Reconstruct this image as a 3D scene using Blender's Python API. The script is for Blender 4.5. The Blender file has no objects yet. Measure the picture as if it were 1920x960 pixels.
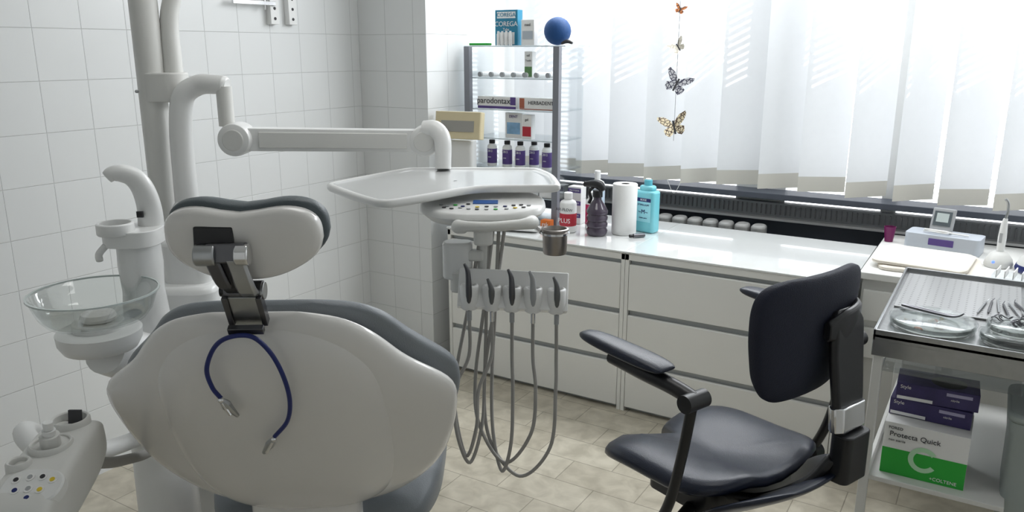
import bpy, math, random, bmesh
from mathutils import Vector, Matrix
random.seed(4)
R=math.radians
SC=bpy.context.scene
COL=SC.collection
# ---------------------------------------------------------------- materials
MC={}
def mat(name,col,rough=.5,metal=0,var=.04,nscale=6,trans=0,alpha=1,coat=0,bump=0,emit=0,ior=1.45,spec=.5):
    if name in MC: return MC[name]
    m=bpy.data.materials.new(name); m.use_nodes=True; nt=m.node_tree
    p=nt.nodes['Principled BSDF']
    p.inputs['Roughness'].default_value=rough; p.inputs['Metallic'].default_value=metal
    p.inputs['IOR'].default_value=ior; p.inputs['Specular IOR Level'].default_value=spec
    if trans: p.inputs['Transmission Weight'].default_value=trans
    if coat: p.inputs['Coat Weight'].default_value=coat
    if alpha<1: p.inputs['Alpha'].default_value=alpha
    if emit:
        p.inputs['Emission Color'].default_value=(*col,1); p.inputs['Emission Strength'].default_value=emit
    tc=nt.nodes.new('ShaderNodeTexCoord'); n=nt.nodes.new('ShaderNodeTexNoise'); n.inputs['Scale'].default_value=nscale; n.inputs['Detail'].default_value=4
    nt.links.new(tc.outputs['Object'],n.inputs['Vector'])
    mx=nt.nodes.new('ShaderNodeMix'); mx.data_type='RGBA'
    mx.inputs[6].default_value=(*[max(0,c*(1-var)) for c in col],1); mx.inputs[7].default_value=(*[min(1,c*(1+var)) for c in col],1)
    nt.links.new(n.outputs['Fac'],mx.inputs[0]); nt.links.new(mx.outputs[2],p.inputs['Base Color'])
    if bump:
        b=nt.nodes.new('ShaderNodeBump'); b.inputs['Strength'].default_value=bump; b.inputs['Distance'].default_value=.002
        n2=nt.nodes.new('ShaderNodeTexNoise'); n2.inputs['Scale'].default_value=400; nt.links.new(tc.outputs['Object'],n2.inputs['Vector'])
        nt.links.new(n2.outputs['Fac'],b.inputs['Height']); nt.links.new(b.outputs['Normal'],p.inputs['Normal'])
    MC[name]=m; return m
def clear(name,col,fac=.12,rough=.05):
    if name in MC: return MC[name]
    m=bpy.data.materials.new(name); m.use_nodes=True; nt=m.node_tree; nt.nodes.clear()
    o=nt.nodes.new('ShaderNodeOutputMaterial'); t=nt.nodes.new('ShaderNodeBsdfTransparent'); t.inputs[0].default_value=(*col,1)
    g=nt.nodes.new('ShaderNodeBsdfGlossy'); g.inputs['Roughness'].default_value=rough
    lw=nt.nodes.new('ShaderNodeLayerWeight'); lw.inputs[0].default_value=.3
    ma=nt.nodes.new('ShaderNodeMath'); ma.operation='MULTIPLY_ADD'; ma.inputs[1].default_value=.4; ma.inputs[2].default_value=fac
    mx=nt.nodes.new('ShaderNodeMixShader')
    nt.links.new(lw.outputs['Fresnel'],ma.inputs[0]); nt.links.new(ma.outputs[0],mx.inputs[0]); nt.links.new(t.outputs[0],mx.inputs[1]); nt.links.new(g.outputs[0],mx.inputs[2]); nt.links.new(mx.outputs[0],o.inputs[0])
    MC[name]=m; return m
def tile_mat(name,axis,o1,o2):
    m=bpy.data.materials.new(name); m.use_nodes=True; nt=m.node_tree; p=nt.nodes['Principled BSDF']
    g=nt.nodes.new('ShaderNodeNewGeometry'); s=nt.nodes.new('ShaderNodeSeparateXYZ'); nt.links.new(g.outputs['Position'],s.inputs[0])
    c=nt.nodes.new('ShaderNodeCombineXYZ')
    for k,(out,off) in enumerate(((axis,o1),('Z',o2))):
        a=nt.nodes.new('ShaderNodeMath'); a.inputs[1].default_value=off; nt.links.new(s.outputs[out],a.inputs[0]); nt.links.new(a.outputs[0],c.inputs[k])
    b=nt.nodes.new('ShaderNodeTexBrick'); b.offset=0; b.squash=1
    b.inputs['Scale'].default_value=1; b.inputs['Brick Width'].default_value=.18; b.inputs['Row Height'].default_value=.183; b.inputs['Mortar Size'].default_value=.0020; b.inputs['Mortar Smooth'].default_value=.9
    b.inputs['Color1'].default_value=(.80,.815,.815,1); b.inputs['Color2'].default_value=(.785,.80,.80,1); b.inputs['Mortar'].default_value=(.62,.63,.63,1)
    nt.links.new(c.outputs[0],b.inputs['Vector']); nt.links.new(b.outputs['Color'],p.inputs['Base Color'])
    n=nt.nodes.new('ShaderNodeTexNoise'); n.inputs['Scale'].default_value=5; nt.links.new(g.outputs['Position'],n.inputs['Vector'])
    b0=nt.nodes.new('ShaderNodeBump'); b0.inputs['Strength'].default_value=.25; b0.inputs['Distance'].default_value=.01; nt.links.new(n.outputs['Fac'],b0.inputs['Height'])
    bu=nt.nodes.new('ShaderNodeBump'); bu.invert=True; bu.inputs['Strength'].default_value=.5; bu.inputs['Distance'].default_value=.003
    nt.links.new(b.outputs['Fac'],bu.inputs['Height']); nt.links.new(b0.outputs['Normal'],bu.inputs['Normal']); nt.links.new(bu.outputs['Normal'],p.inputs['Normal'])
    p.inputs['Roughness'].default_value=.25
    return m
def floor_mat():
    m=bpy.data.materials.new('floor_vinyl'); m.use_nodes=True; nt=m.node_tree; p=nt.nodes['Principled BSDF']
    g=nt.nodes.new('ShaderNodeNewGeometry')
    ch=nt.nodes.new('ShaderNodeTexBrick'); ch.offset=.5
    ch.inputs['Scale'].default_value=1; ch.inputs['Brick Width'].default_value=.34; ch.inputs['Row Height'].default_value=.17; ch.inputs['Mortar Size'].default_value=.0026; ch.inputs['Mortar Smooth'].default_value=.6
    ch.inputs['Color1'].default_value=(.64,.595,.495,1); ch.inputs['Color2'].default_value=(.53,.485,.395,1); ch.inputs['Mortar'].default_value=(.31,.28,.22,1)
    nt.links.new(g.outputs['Position'],ch.inputs['Vector'])
    n=nt.nodes.new('ShaderNodeTexNoise'); n.inputs['Scale'].default_value=12; n.inputs['Detail'].default_value=8; n.inputs['Distortion'].default_value=.5; nt.links.new(g.outputs['Position'],n.inputs['Vector'])
    r=nt.nodes.new('ShaderNodeValToRGB'); r.color_ramp.elements[0].position=.32; r.color_ramp.elements[0].color=(.76,.75,.72,1); r.color_ramp.elements[1].position=.64; r.color_ramp.elements[1].color=(1.06,1.06,1.05,1)
    nt.links.new(n.outputs['Fac'],r.inputs[0])
    mx=nt.nodes.new('ShaderNodeMix'); mx.data_type='RGBA'; mx.blend_type='MULTIPLY'; mx.inputs[0].default_value=1
    nt.links.new(ch.outputs['Color'],mx.inputs[6]); nt.links.new(r.outputs[0],mx.inputs[7]); nt.links.new(mx.outputs[2],p.inputs['Base Color'])
    p.inputs['Roughness'].default_value=.35
    return m
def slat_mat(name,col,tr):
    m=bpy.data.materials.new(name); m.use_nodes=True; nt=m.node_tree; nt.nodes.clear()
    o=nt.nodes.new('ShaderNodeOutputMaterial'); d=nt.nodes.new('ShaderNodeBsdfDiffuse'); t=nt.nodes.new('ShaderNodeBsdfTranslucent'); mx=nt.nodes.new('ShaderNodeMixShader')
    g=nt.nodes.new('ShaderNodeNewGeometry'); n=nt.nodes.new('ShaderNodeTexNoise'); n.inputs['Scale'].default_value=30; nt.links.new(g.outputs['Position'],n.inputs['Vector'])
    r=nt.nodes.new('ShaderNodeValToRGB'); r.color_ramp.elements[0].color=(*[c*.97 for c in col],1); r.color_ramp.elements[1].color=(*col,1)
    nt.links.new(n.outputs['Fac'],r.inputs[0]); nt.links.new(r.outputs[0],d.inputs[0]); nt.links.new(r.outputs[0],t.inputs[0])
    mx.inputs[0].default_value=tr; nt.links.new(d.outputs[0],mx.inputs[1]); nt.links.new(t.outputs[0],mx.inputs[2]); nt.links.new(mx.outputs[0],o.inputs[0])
    return m
WHITE=mat('white_plastic',(.81,.815,.805),.32,coat=.2,var=.015)
HOLD=mat('holder_white',(.88,.88,.87),.35,coat=.2,var=.01)
SHELL=mat('shell_plastic',(.74,.725,.70),.2,coat=.4,var=.015)
OFFW=mat('offwhite_plastic',(.71,.71,.685),.4,var=.02)
GREYP=mat('grey_plastic',(.38,.39,.40),.45)
UPH=mat('grey_upholstery',(.20,.22,.24),.42,var=.05,bump=.3)
UPHD=mat('dark_grey_upholstery',(.08,.10,.11),.45,bump=.3)
NAVY=mat('navy_vinyl',(.010,.0145,.031),.3,bump=.3,var=.15)
NAVYF=mat('navy_fabric',(.007,.010,.025),.7,bump=.8,var=.15,nscale=60)
BLACK=mat('black_plastic',(.012,.012,.014),.35,var=.1)
DARK=mat('dark_rubber',(.04,.04,.045),.5)
CHROME=mat('chrome',(.75,.75,.76),.12,1,var=.02)
STEEL=mat('brushed_steel',(.42,.43,.44),.28,1,var=.12,nscale=40)
CUPS=mat('brownish_steel',(.34,.31,.29),.3,1,var=.1,nscale=40)
GUN=mat('gunmetal',(.13,.13,.14),.3,.9)
HPC=mat('handpiece_grey',(.16,.165,.17),.35,.6)
HOSE=mat('grey_hose',(.34,.33,.31),.5)
LAM=mat('white_laminate',(.86,.86,.83),.28,var=.015)
RECESS=mat('grey_recess',(.45,.47,.48),.6)
GTOP=mat('white_glass_top',(.86,.88,.87),.08,coat=1,var=.01)
ACR=clear('clear_acrylic',(.95,.97,.98),.04)
GLASS=clear('clear_glass',(.965,.98,.975),.05)
PAPER=mat('white_paper',(.85,.85,.84),.8,var=.02)
TXTD=mat('dark_print',(.03,.03,.04),.6); TXTW=mat('white_print',(.85,.85,.85),.6)
BLUE=mat('royal_blue',(.008,.018,.13),.4,var=.1)
PURPLE=mat('violet_print',(.10,.06,.24),.5,var=.15,nscale=30)
DPURP=mat('dark_violet_print',(.05,.04,.13),.5,var=.6,nscale=18)
RED=mat('red_print',(.50,.03,.05),.5); GREEN=mat('green_print',(.03,.42,.05),.5); ORANGE=mat('orange_print',(.75,.18,.02),.5)
TEAL=mat('teal_print',(.02,.22,.36),.5,var=.2); YEL=mat('yellow_button',(.75,.55,.04),.5)
LCD=mat('blue_lcd',(.03,.10,.32),.3,emit=.15)
BEIGE=mat('beige_plastic',(.70,.61,.40),.5)
# ---------------------------------------------------------------- geometry builder
def cr(pts,n=8):
    pts=[Vector(p) for p in pts]
    if len(pts)<3: return pts
    P=[2*pts[0]-pts[1]]+pts+[2*pts[-1]-pts[-2]]; out=[]
    for i in range(1,len(P)-2):
        a,b,c,d=P[i-1],P[i],P[i+1],P[i+2]
        for k in range(n):
            t=k/n; out.append(.5*((2*b)+(c-a)*t+(2*a-5*b+4*c-d)*t*t+(3*b-a-3*c+d)*t**3))
    out.append(pts[-1]); return out
def interp(tab,t):
    if t<=tab[0][0]: return tab[0][1]
    for (a,x),(b,y) in zip(tab,tab[1:]):
        if t<=b: return x+(y-x)*(t-a)/(b-a)
    return tab[-1][1]
class B:
    def __init__(s): s.v=[];s.f=[];s.m=[];s.mats=[];s.M=Matrix.Identity(4)
    def mi(s,m):
        if m not in s.mats: s.mats.append(m)
        return s.mats.index(m)
    def add(s,vs,fs,m):
        o=len(s.v); s.v+=[s.M@Vector(v) for v in vs]; i=s.mi(m)
        for f in fs: s.f.append([o+k for k in f]); s.m.append(i)
        return s
    def loft(s,rings,m,cap=True,closed=False):
        n=len(rings[0]); vs=[p for r in rings for p in r]; fs=[]
        for i in range(len(rings)-1):
            for j in range(n):
                a=i*n+j;b=i*n+(j+1)%n; fs.append([a,b,b+n,a+n])
        if closed:
            L=(len(rings)-1)*n
            for j in range(n): fs.append([L+j,L+(j+1)%n,(j+1)%n,j])
        elif cap:
            fs.append(list(range(n))[::-1]); fs.append([(len(rings)-1)*n+j for j in range(n)])
        return s.add(vs,fs,m)
    def box(s,c,d,m,rot=None):
        c=Vector(c);h=Vector(d)/2; vs=[]
        Rm=rot if rot is not None else Matrix.Identity(3)
        for x in(-1,1):
            for y in(-1,1):
                for z in(-1,1): vs.append(c+Rm@Vector((x*h.x,y*h.y,z*h.z)))
        return s.add(vs,[[0,1,3,2],[4,6,7,5],[0,4,5,1],[2,3,7,6],[0,2,6,4],[1,5,7,3]],m)
    def rbox(s,c,d,m,r=.02,n=5,rot=None):
        hx,hy=d[0]/2,d[1]/2; r=min(r,hx*.99,hy*.99); ring=[]
        for q,(sx,sy) in enumerate(((1,1),(-1,1),(-1,-1),(1,-1))):
            for k in range(n+1):
                a=R(90*q+90*k/n); ring.append((sx*(hx-r)+r*math.cos(a),sy*(hy-r)+r*math.sin(a)))
        Rm=rot if rot is not None else Matrix.Identity(3); c=Vector(c)
        return s.loft([[c+Rm@Vector((x,y,z)) for x,y in ring] for z in(-d[2]/2,d[2]/2)],m)
    def tube(s,pts,r,m,n=12,sm=8,cap=True,flat=1):
        P=cr(pts,sm) if sm else [Vector(p) for p in pts]
        N=len(P); rs=r if isinstance(r,(list,tuple)) else None
        t0=(P[1]-P[0]).normalized(); up=Vector((0,0,1)) if abs(t0.z)<.9 else Vector((1,0,0))
        nrm=(up-t0*up.dot(t0)).normalized(); rings=[]
        for i,p in enumerate(P):
            t=(P[min(i+1,N-1)]-P[max(i-1,0)]).normalized(); nrm=(nrm-t*nrm.dot(t)).normalized(); bi=t.cross(nrm)
            rr=r if rs is None else interp([(k/(len(rs)-1),x) for k,x in enumerate(rs)],i/(N-1))
            rings.append([p+nrm*rr*math.cos(2*math.pi*k/n)+bi*rr*flat*math.sin(2*math.pi*k/n) for k in range(n)])
        return s.loft(rings,m,cap)
    def cyl(s,p0,p1,r,m,r1=None,n=28): return s.tube([p0,p1],[r,r if r1 is None else r1],m,n,0)
    def strip(s,pts,w,th,m,sm=6,wa=(1,0,0)):
        P=cr(pts,sm); wa=Vector(wa); N=len(P); ws=w if isinstance(w,(list,tuple)) else [w,w]; rings=[]
        for i,p in enumerate(P):
            t=(P[min(i+1,N-1)]-P[max(i-1,0)]).normalized(); b_=t.cross(wa).normalized(); ww=interp([(k/(len(ws)-1),x) for k,x in enumerate(ws)],i/(N-1))/2; h=th/2; c=min(h*.7,ww*.5)
            rings.append([p+wa*x+b_*y for x,y in((ww-c,h),(ww,h-c),(ww,-h+c),(ww-c,-h),(-ww+c,-h),(-ww,-h+c),(-ww,h-c),(-ww+c,h))])
        return s.loft(rings,m)
    def lathe(s,prof,c,m,n=32,ax=(0,0,1)):
        q=Vector((0,0,1)).rotation_difference(Vector(ax)); c=Vector(c)
        return s.loft([[c+q@Vector((max(r,.0004)*math.cos(2*math.pi*k/n),max(r,.0004)*math.sin(2*math.pi*k/n),z)) for k in range(n)] for r,z in prof],m)
    def sph(s,c,r,m,n=20,sc=(1,1,1)):
        c=Vector(c); return s.loft([[c+Vector((sc[0]*r*math.sin(a)*math.cos(2*math.pi*k/n),sc[1]*r*math.sin(a)*math.sin(2*math.pi*k/n),sc[2]*r*math.cos(a))) for k in range(n)] for a in [math.pi*(.02+.96*i/14) for i in range(15)]],m)
    def lens(s,o,S,T,N,tab,front,back,m,rows=34,n=40,e=.75,curve=0,fo=0,ftab=None):
        o=Vector(o);S=Vector(S).normalized();T=Vector(T).normalized();N=Vector(N).normalized(); t0,t1=tab[0][0],tab[-1][0]; rings=[]
        ts=[t0+(t1-t0)*(.5-.5*math.cos(math.pi*i/(rows-1))) for i in range(rows)]
        ws=[interp(tab,t) for t in ts]
        for _ in range(4): ws=[ws[0]]+[(ws[i-1]+2*ws[i]+ws[i+1])/4 for i in range(1,rows-1)]+[ws[-1]]
        for i,(t,w) in enumerate(zip(ts,ws)):
            tt=(t-t0)/(t1-t0); h=(max(.0,1-abs(2*tt-1)**4))**.5; h=.12+.88*h
            if ftab: h*=interp(ftab,t)
            ring=[]
            for k in range(n):
                a=2*math.pi*k/n; ca,sa=math.cos(a),math.sin(a)
                x=w*math.copysign(abs(ca)**e,ca); y=math.copysign(abs(sa)**e,sa)*(front if sa>0 else back)*h
                ring.append(o+S*x+T*t+N*(y+fo+curve*x*x))
            rings.append(ring)
        return s.loft(rings,m)
    def obj(s,name,parent=None,loc=(0,0,0),rot=(0,0,0),bevel=0,seg=2,label=None,category=None,group=None,kind=None,sharp=38):
        me=bpy.data.meshes.new(name); me.from_pydata([tuple(v) for v in s.v],[],s.f)
        for m in s.mats: me.materials.append(m)
        for p,i in zip(me.polygons,s.m): p.material_index=i; p.use_smooth=True
        me.update()
        bm=bmesh.new(); bm.from_mesh(me); bmesh.ops.recalc_face_normals(bm,faces=bm.faces); bm.to_mesh(me); bm.free()
        me.set_sharp_from_angle(angle=R(sharp))
        o=bpy.data.objects.new(name,me); COL.objects.link(o); o.location=loc; o.rotation_euler=rot
        if parent: o.parent=parent
        if bevel:
            b=o.modifiers.new('bevel','BEVEL'); b.width=bevel; b.segments=seg; b.limit_method='ANGLE'; b.angle_limit=R(40)
        tag(o,label,category,group,kind); return o
def tag(o,label=None,category=None,group=None,kind=None):
    if label: o['label']=label
    if category: o['category']=category
    if group: o['group']=group
    if kind: o['kind']=kind
def thing(name,label,category,loc=(0,0,0),rz=0,group=None):
    o=bpy.data.objects.new(name,None); COL.objects.link(o); o.location=loc; o.rotation_euler=(0,0,R(rz)); o.empty_display_size=.05
    tag(o,label,category,group); return o
def text(s,size,loc,parent,m,rot=(90,0,0),name='printed_text',al='CENTER',bold=0,sx=1):
    c=bpy.data.curves.new(name,'FONT'); c.body=s; c.size=size; c.align_x=al; c.align_y='CENTER'; c.extrude=.0004; c.offset=bold
    t=bpy.data.objects.new('tmp',c); COL.objects.link(t); dg=bpy.context.evaluated_depsgraph_get(); dg.update()
    me=bpy.data.meshes.new_from_object(t.evaluated_get(dg)); bpy.data.objects.remove(t)
    me.materials.clear(); me.materials.append(m)
    o=bpy.data.objects.new(name,me); COL.objects.link(o); o.location=loc; o.rotation_euler=[R(a) for a in rot]; o.scale=(sx,1,1); o.parent=parent
    return o
# ---------------------------------------------------------------- room
TL=tile_mat('wall_tiles_a','Y',-1.60+1.8,-1.01+1.83); TX=tile_mat('wall_tiles_b','X',2.95+1.8,-1.01+1.83)
TY=tile_mat('wall_tiles_c','Y',-3.28+3.6,-1.01+1.83)
PAINT=mat('white_paint',(.80,.81,.80),.7,var=.02); DARKW=mat('slate_grey_shade',(.075,.085,.11),.5,var=.1)  # slate colour has the shade under the blind painted in
B().box((-2.98,1.5,1.375),(.06,5.6,2.75),TL).obj('wall_left',kind='structure')
b=B(); b.box((-2.75,3.46,1.375),(.48,.36,2.75),TX); o=b.obj('wall_pier',kind='structure')
me=o.data; me.materials.append(TY)
for p in me.polygons:
    if abs(p.normal.x)>.5: p.material_index=1
B().box((-2.74,4.0,1.375),(.42,.76,2.75),PAINT).obj('wall_reveal',kind='structure')
B().box((-.9,4.36,.39),(3.7,.12,.80),DARKW).box((-.9,4.36,2.62),(3.7,.12,.26),PAINT).obj('wall_window',kind='structure')
B().box((1.0,1.5,1.375),(.06,5.8,2.75),PAINT).obj('wall_right',kind='structure')
B().box((-1,-1.1,1.375),(4.2,.06,2.75),PAINT).obj('wall_back',kind='structure')
B().box((-1,1.6,-.02),(4.2,5.6,.04),floor_mat()).obj('floor',kind='structure')
B().box((-1,1.6,2.77),(4.2,5.8,.04),PAINT).obj('ceiling',kind='structure')
b=B()
for x in (-2.5,-1.72,-.45,.20,.9): b.box((x,4.36,1.64),(.07,.07,1.7),WHITE)
b.box((-1.08,4.34,1.64),(.26,.06,1.7),WHITE)
for z in (.83,2.46): b.box((-.8,4.36,z),(3.5,.07,.07),WHITE)
b.obj('window_1',kind='structure',bevel=.004)
B().box((-.9,4.24,.935),(3.7,.16,.03),DARKW).obj('trim_1',kind='structure',bevel=.003)
# exterior louvres: upper ones open to the sun, lower ones turned nearly shut
LV=mat('white_louvre',(.85,.85,.85),.5)
b=B(); z=.86
while z<2.62:
    up=z>2.00
    b.box((-.8,4.60,z),(4.6,.032 if up else .027,.0025),LV,Matrix.Rotation(R(14 if up else -32),3,'X')); z+=.038 if up else .030
b.obj('louvre_blind',label='white horizontal louvre blind outside the window',category='blind')
# vertical slats
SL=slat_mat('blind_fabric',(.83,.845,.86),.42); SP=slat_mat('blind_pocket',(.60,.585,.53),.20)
b=B(); n=17
for i in range(n):
    x0=-2.38+i*.205; ang=R(38+(9,-7,4,-10,7)[i%5]); w=.114; zb=.985+random.uniform(-.006,.006)
    ca,sa=math.cos(ang),math.sin(ang)
    def col(z):
        return [Vector((x0+ca*w*k,4.12+sa*w*k,z)) for k in (-1,-.6,-.2,.2,.6,1)]
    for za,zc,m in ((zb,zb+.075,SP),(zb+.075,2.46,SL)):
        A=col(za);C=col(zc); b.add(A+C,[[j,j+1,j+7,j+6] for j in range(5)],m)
b.box((-.75,4.15,2.49),(3.5,.05,.06),WHITE)
b.tube([(-1.52,4.08,.99),(-1.48,4.08,.92),(-1.44,4.08,.99)],.0015,WHITE,6)
b.obj('vertical_blind',label='white fabric vertical blind with wide slats at the window',category='blind',sharp=60)
# radiator & convector grille
RADM=mat('radiator_enamel',(.36,.36,.35),.4)
b=B()
for i in range(9): b.rbox((-1.70+i*.085,4.10,.580),(.072,.10,.43),RADM,.034)
b.tube([(-1.78,4.1,.42),(-.9,4.1,.42)],.02,RADM,10,0)
for x in(-1.7,-1.0): b.box((x,4.1,.2),(.03,.06,.40),RADM)
b.obj('radiator',label='grey ribbed radiator below the window behind the dresser',category='radiator',bevel=.016,seg=3)
b=B(); b.box((-.85,4.26,.85),(2.9,.05,.08),mat('grille_grey',(.20,.21,.22),.5))
for i in range(110): b.box((-2.2+i*.025,4.230,.855),(.005,.012,.05),mat('grille_fin',(.13,.13,.14),.5))
b.box((-.85,4.215,.812),(2.9,.06,.012),mat('grille_lip',(.40,.40,.40),.5))
b.obj('convector_grille',label='grey ribbed convector grille under the window sill',category='heater grille')
for k,(y,z) in enumerate(((2.69,1.88),(2.80,1.88))):
    b=B(); b.box((-2.935,y,z),(.03,.05,.20),WHITE)
    for q in range(4): b.cyl((-2.922,y,z-.075+q*.045),(-2.917,y,z-.075+q*.045),.007,DARK,n=10)
    if k==0: b.box((-2.915,y-.12,z-.01),(.012,.24,.018),CHROME); b.cyl((-2.915,y-.06,z-.04),(-2.915,y-.06,z+.02),.004,CHROME,n=8)
    b.obj('wall_bracket',label='white slotted metal bracket mounted on the tiled wall',category='bracket',group='slotted brackets on the tiled wall',bevel=.003)
# ---------------------------------------------------------------- dresser
def dresser(x0,x1,lab):
    d=thing('dresser',lab,'dresser',((x0+x1)/2,3.62,0),group='white dressers under the window'); w=x1-x0
    b=B(); b.box((0,.012,.02),(w-.02,.66,.04),RECESS); b.box((0,.35-.01,.39),(w,.02,.76),LAM)
    for s in(-1,1): b.box((s*(w/2-.009),0,.385),(.018,.70,.77),LAM)
    b.box((0,.005,.40),(w-.04,.67,.70),RECESS); b.box((0,0,.757),(w,.70,.03),LAM)
    b.obj('body',d,bevel=.001)
    for z0,z1 in((.505,.722),(.262,.479),(.022,.236)):
        B().box((0,-.342,(z0+z1)/2),(w-.04,.018,z1-z0),LAM).obj('drawer',d,bevel=.003)
dresser(-2.395,-1.401,'white laminate dresser with three wide drawers beside the tiled pier')
dresser(-1.399,-.44,'white laminate dresser with three wide drawers below the blind')
B().box((-1.899,3.62,.778),(.996,.71,.008),GTOP).obj('glass_top',label='white glass top lying on the dresser beside the pier',category='worktop',group='glass tops on the dressers',bevel=.001)
B().box((-.92,3.62,.778),(.959,.71,.008),GTOP).obj('glass_top',label='white glass top lying on the dresser below the blind',category='worktop',group='glass tops on the dressers',bevel=.001)
ZT=.783
# ---------------------------------------------------------------- display stand + goods
st=thing('display_stand','clear acrylic shelf stand with grey posts on the dresser','display stand',(-2.18,3.70,ZT))
GP=mat('grey_post',(.22,.23,.26),.4)
for x in(-.265,.265): B().box((x,-.15,.45),(.034,.03,.90),GP).obj('post',st,bevel=.002)
for x in(-.262,.262): B().box((x,.0,.45),(.005,.28,.89),ACR).obj('side_panel',st)
SZ=[.02,.14,.28,.435,.585,.745,.905]
EDGE=mat('acrylic_edge',(.62,.70,.74),.2)
for z in SZ:
    B().box((0,0,z-.004),(.52 if z<.9 else .60,.27,.008),ACR).box((0,-.1355,z-.004),(.52 if z<.9 else .60,.001,.005),EDGE).obj('shelf',st)
def wz(i): return ZT+SZ[i]+.0005
def carton(name,x,y,z,w,d,h,main,label,cat='box',parts=(),texts=(),rz=0,group=None):
    o=B().box((0,0,h/2),(w,d,h),main).obj(name,loc=(x,y,z),rot=(0,0,R(rz)),bevel=.0012,label=label,category=cat,group=group)
    for cx,cz,pw,ph,m in parts: B().box((cx,-d/2-.0006,cz),(pw,.0012,ph),m).obj('printed_panel',o)
    for s,sz,cx,cz,m in texts: text(s,sz,(cx,-d/2-.0022,cz),o,m)
    return o
carton('denture_cream_box',-2.25,3.64,wz(6),.135,.05,.175,TEAL,'teal and white carton of denture cream on the stand top','box',
  [(0,.15,.11,.032,TXTW),(0,.035,.10,.06,TXTW)],[('COREGA',.028,0,.15,TEAL),('COREGA',.034,0,.105,TXTW),('Tabs',.02,0,.078,TXTW)])
for k in range(4):
    B().lathe([(.009,0),(.009,.055),(.006,.06),(.006,.07),(0,.071)],(0,0,0),PAPER,14).obj('cream_tube',loc=(-2.285+k*.024,3.595,wz(6)),label='small white sample tube standing before the teal carton',category='tube',group='sample tubes on the stand top')
carton('medicine_box',-2.12,3.63,wz(6),.075,.04,.125,PAPER,'white and grey medicine carton on the stand top','box',[(0,.05,.06,.04,mat('pale_grey_print',(.45,.5,.55),.5))],[('med',.02,0,.1,TXTD)])
B().box((0,0,.006),(.11,.05,.012),GREEN).obj('green_case',loc=(-2.40,3.6,wz(6)),bevel=.003,label='flat green plastic case on the stand top',category='case')
B().sph((0,0,.068),.068,mat('blue_foam',(.008,.065,.22),.6,bump=.5)).obj('ball',loc=(-1.965,3.64,wz(6)),label='blue foam ball resting on the stand top',category='ball')
B().tube([(-.03,0,.008),(0,.0,.018),(.03,0,.010)],[.006,.010,.006],DARK,10).obj('clip',loc=(-1.89,3.6,wz(6)),label='small dark plastic clip on the stand top',category='clip')
carton('herb_box',-2.115,3.63,wz(5),.045,.04,.13,PAPER,'white carton with green leaf print on the stand','box',[(0,.03,.043,.05,mat('leaf_green',(.12,.26,.10),.5,var=.4,nscale=60))],[('oil',.018,0,.11,TXTD),('Tooth',.013,0,.085,TXTD)])
for k in range(7):
    x=-2.40+k*.068
    B().cyl((0,.012,.0135),(0,.13,.0135),.013,PAPER,n=14).cyl((0,0,.0135),(0,.012,.0135),.0132,GREYP,n=14).obj('brush_tube',loc=(x,3.59,wz(5)),rot=(0,0,R(-8)),label='white toothbrush tube with grey cap lying on the stand',category='tube',group='brush tubes lying on the stand')
RUST=mat('rust_print',(.40,.12,.07),.5)
carton('toothpaste_box',-2.285,3.60,wz(4),.235,.05,.062,PAPER,'white and violet toothpaste carton lying on the stand','box',[(0,.007,.234,.013,PURPLE),(.100,.041,.032,.04,PURPLE)],[('parodontax',.044,-.018,.040,TXTD)])
carton('toothpaste_box',-2.035,3.60,wz(4),.225,.05,.062,PAPER,'white and rust toothpaste carton lying on the stand','box',[(-.096,.033,.028,.050,RUST),(0,.004,.22,.004,RUST)],[('HERBADENT',.026,.015,.036,TXTD)])
carton('bleach_box',-2.20,3.63,wz(3),.10,.05,.13,PAPER,'white carton with blue swirl print on the stand','box',[(0,.05,.08,.06,mat('blue_swirl',(.25,.45,.70),.5,var=.5,nscale=25))],[('DENT',.02,0,.11,PURPLE)])
carton('red_label_box',-2.105,3.60,wz(3),.055,.04,.125,PAPER,'white carton with a red band on the stand','box',[(0,.04,.05,.05,RED)],[('gel',.018,0,.1,TXTD)])
def bottle(name,x,y,z,r,h,bm,cm,lm,label,texts=(),capr=.5,cat='bottle',group=None,shoulder=.78,lz=(.12,.66)):
    o=thing(name,label,cat,(x,y,z),0,group)
    B().lathe([(r*.9,0),(r,.004),(r,h*shoulder*.93),(r*.85,h*shoulder),(r*capr*.8,h*(shoulder+.05)),(r*capr*.8,h*.88)],(0,0,0),bm).obj('bottle_body',o)
    B().lathe([(r*capr,h*(shoulder+.06)),(r*capr,h*.99),(r*capr*.8,h),(0,h)],(0,0,0),cm,24).obj('cap',o)
    if lm: B().lathe([(r*1.0,h*lz[0]),(r*1.012,h*lz[0]+.001),(r*1.012,h*lz[1]),(r*1.0,h*lz[1]+.001)],(0,0,0),lm).obj('bottle_label',o)
    for s,sz,zz,m in texts: text(s,sz,(0,-r*1.03,zz),o,m)
    return o
for k,x in enumerate((-2.33,-2.235,-2.155,-2.10,-1.995)):
    bottle('mouthwash_bottle',x,3.60+(.05 if k==3 else 0),wz(2),.026,.140,PAPER,BLACK,PURPLE,'white mouthwash bottle with violet label and black cap',[('CB12',.016,.082,TXTW),('mint',.01,.05,TXTW)],.62,group='mouthwash bottles on the stand',shoulder=.8)
carton('floss_box',-1.98,3.60,wz(1),.09,.05,.09,PAPER,'white carton with dark lettering on the lower shelf','box',[],[('ONE',.03,0,.06,TXTD)])
carton('sample_box',-2.12,3.60,wz(1),.12,.05,.08,PAPER,'plain white carton on the lower shelf','box',[],[('care',.02,0,.05,TXTD)])
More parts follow.
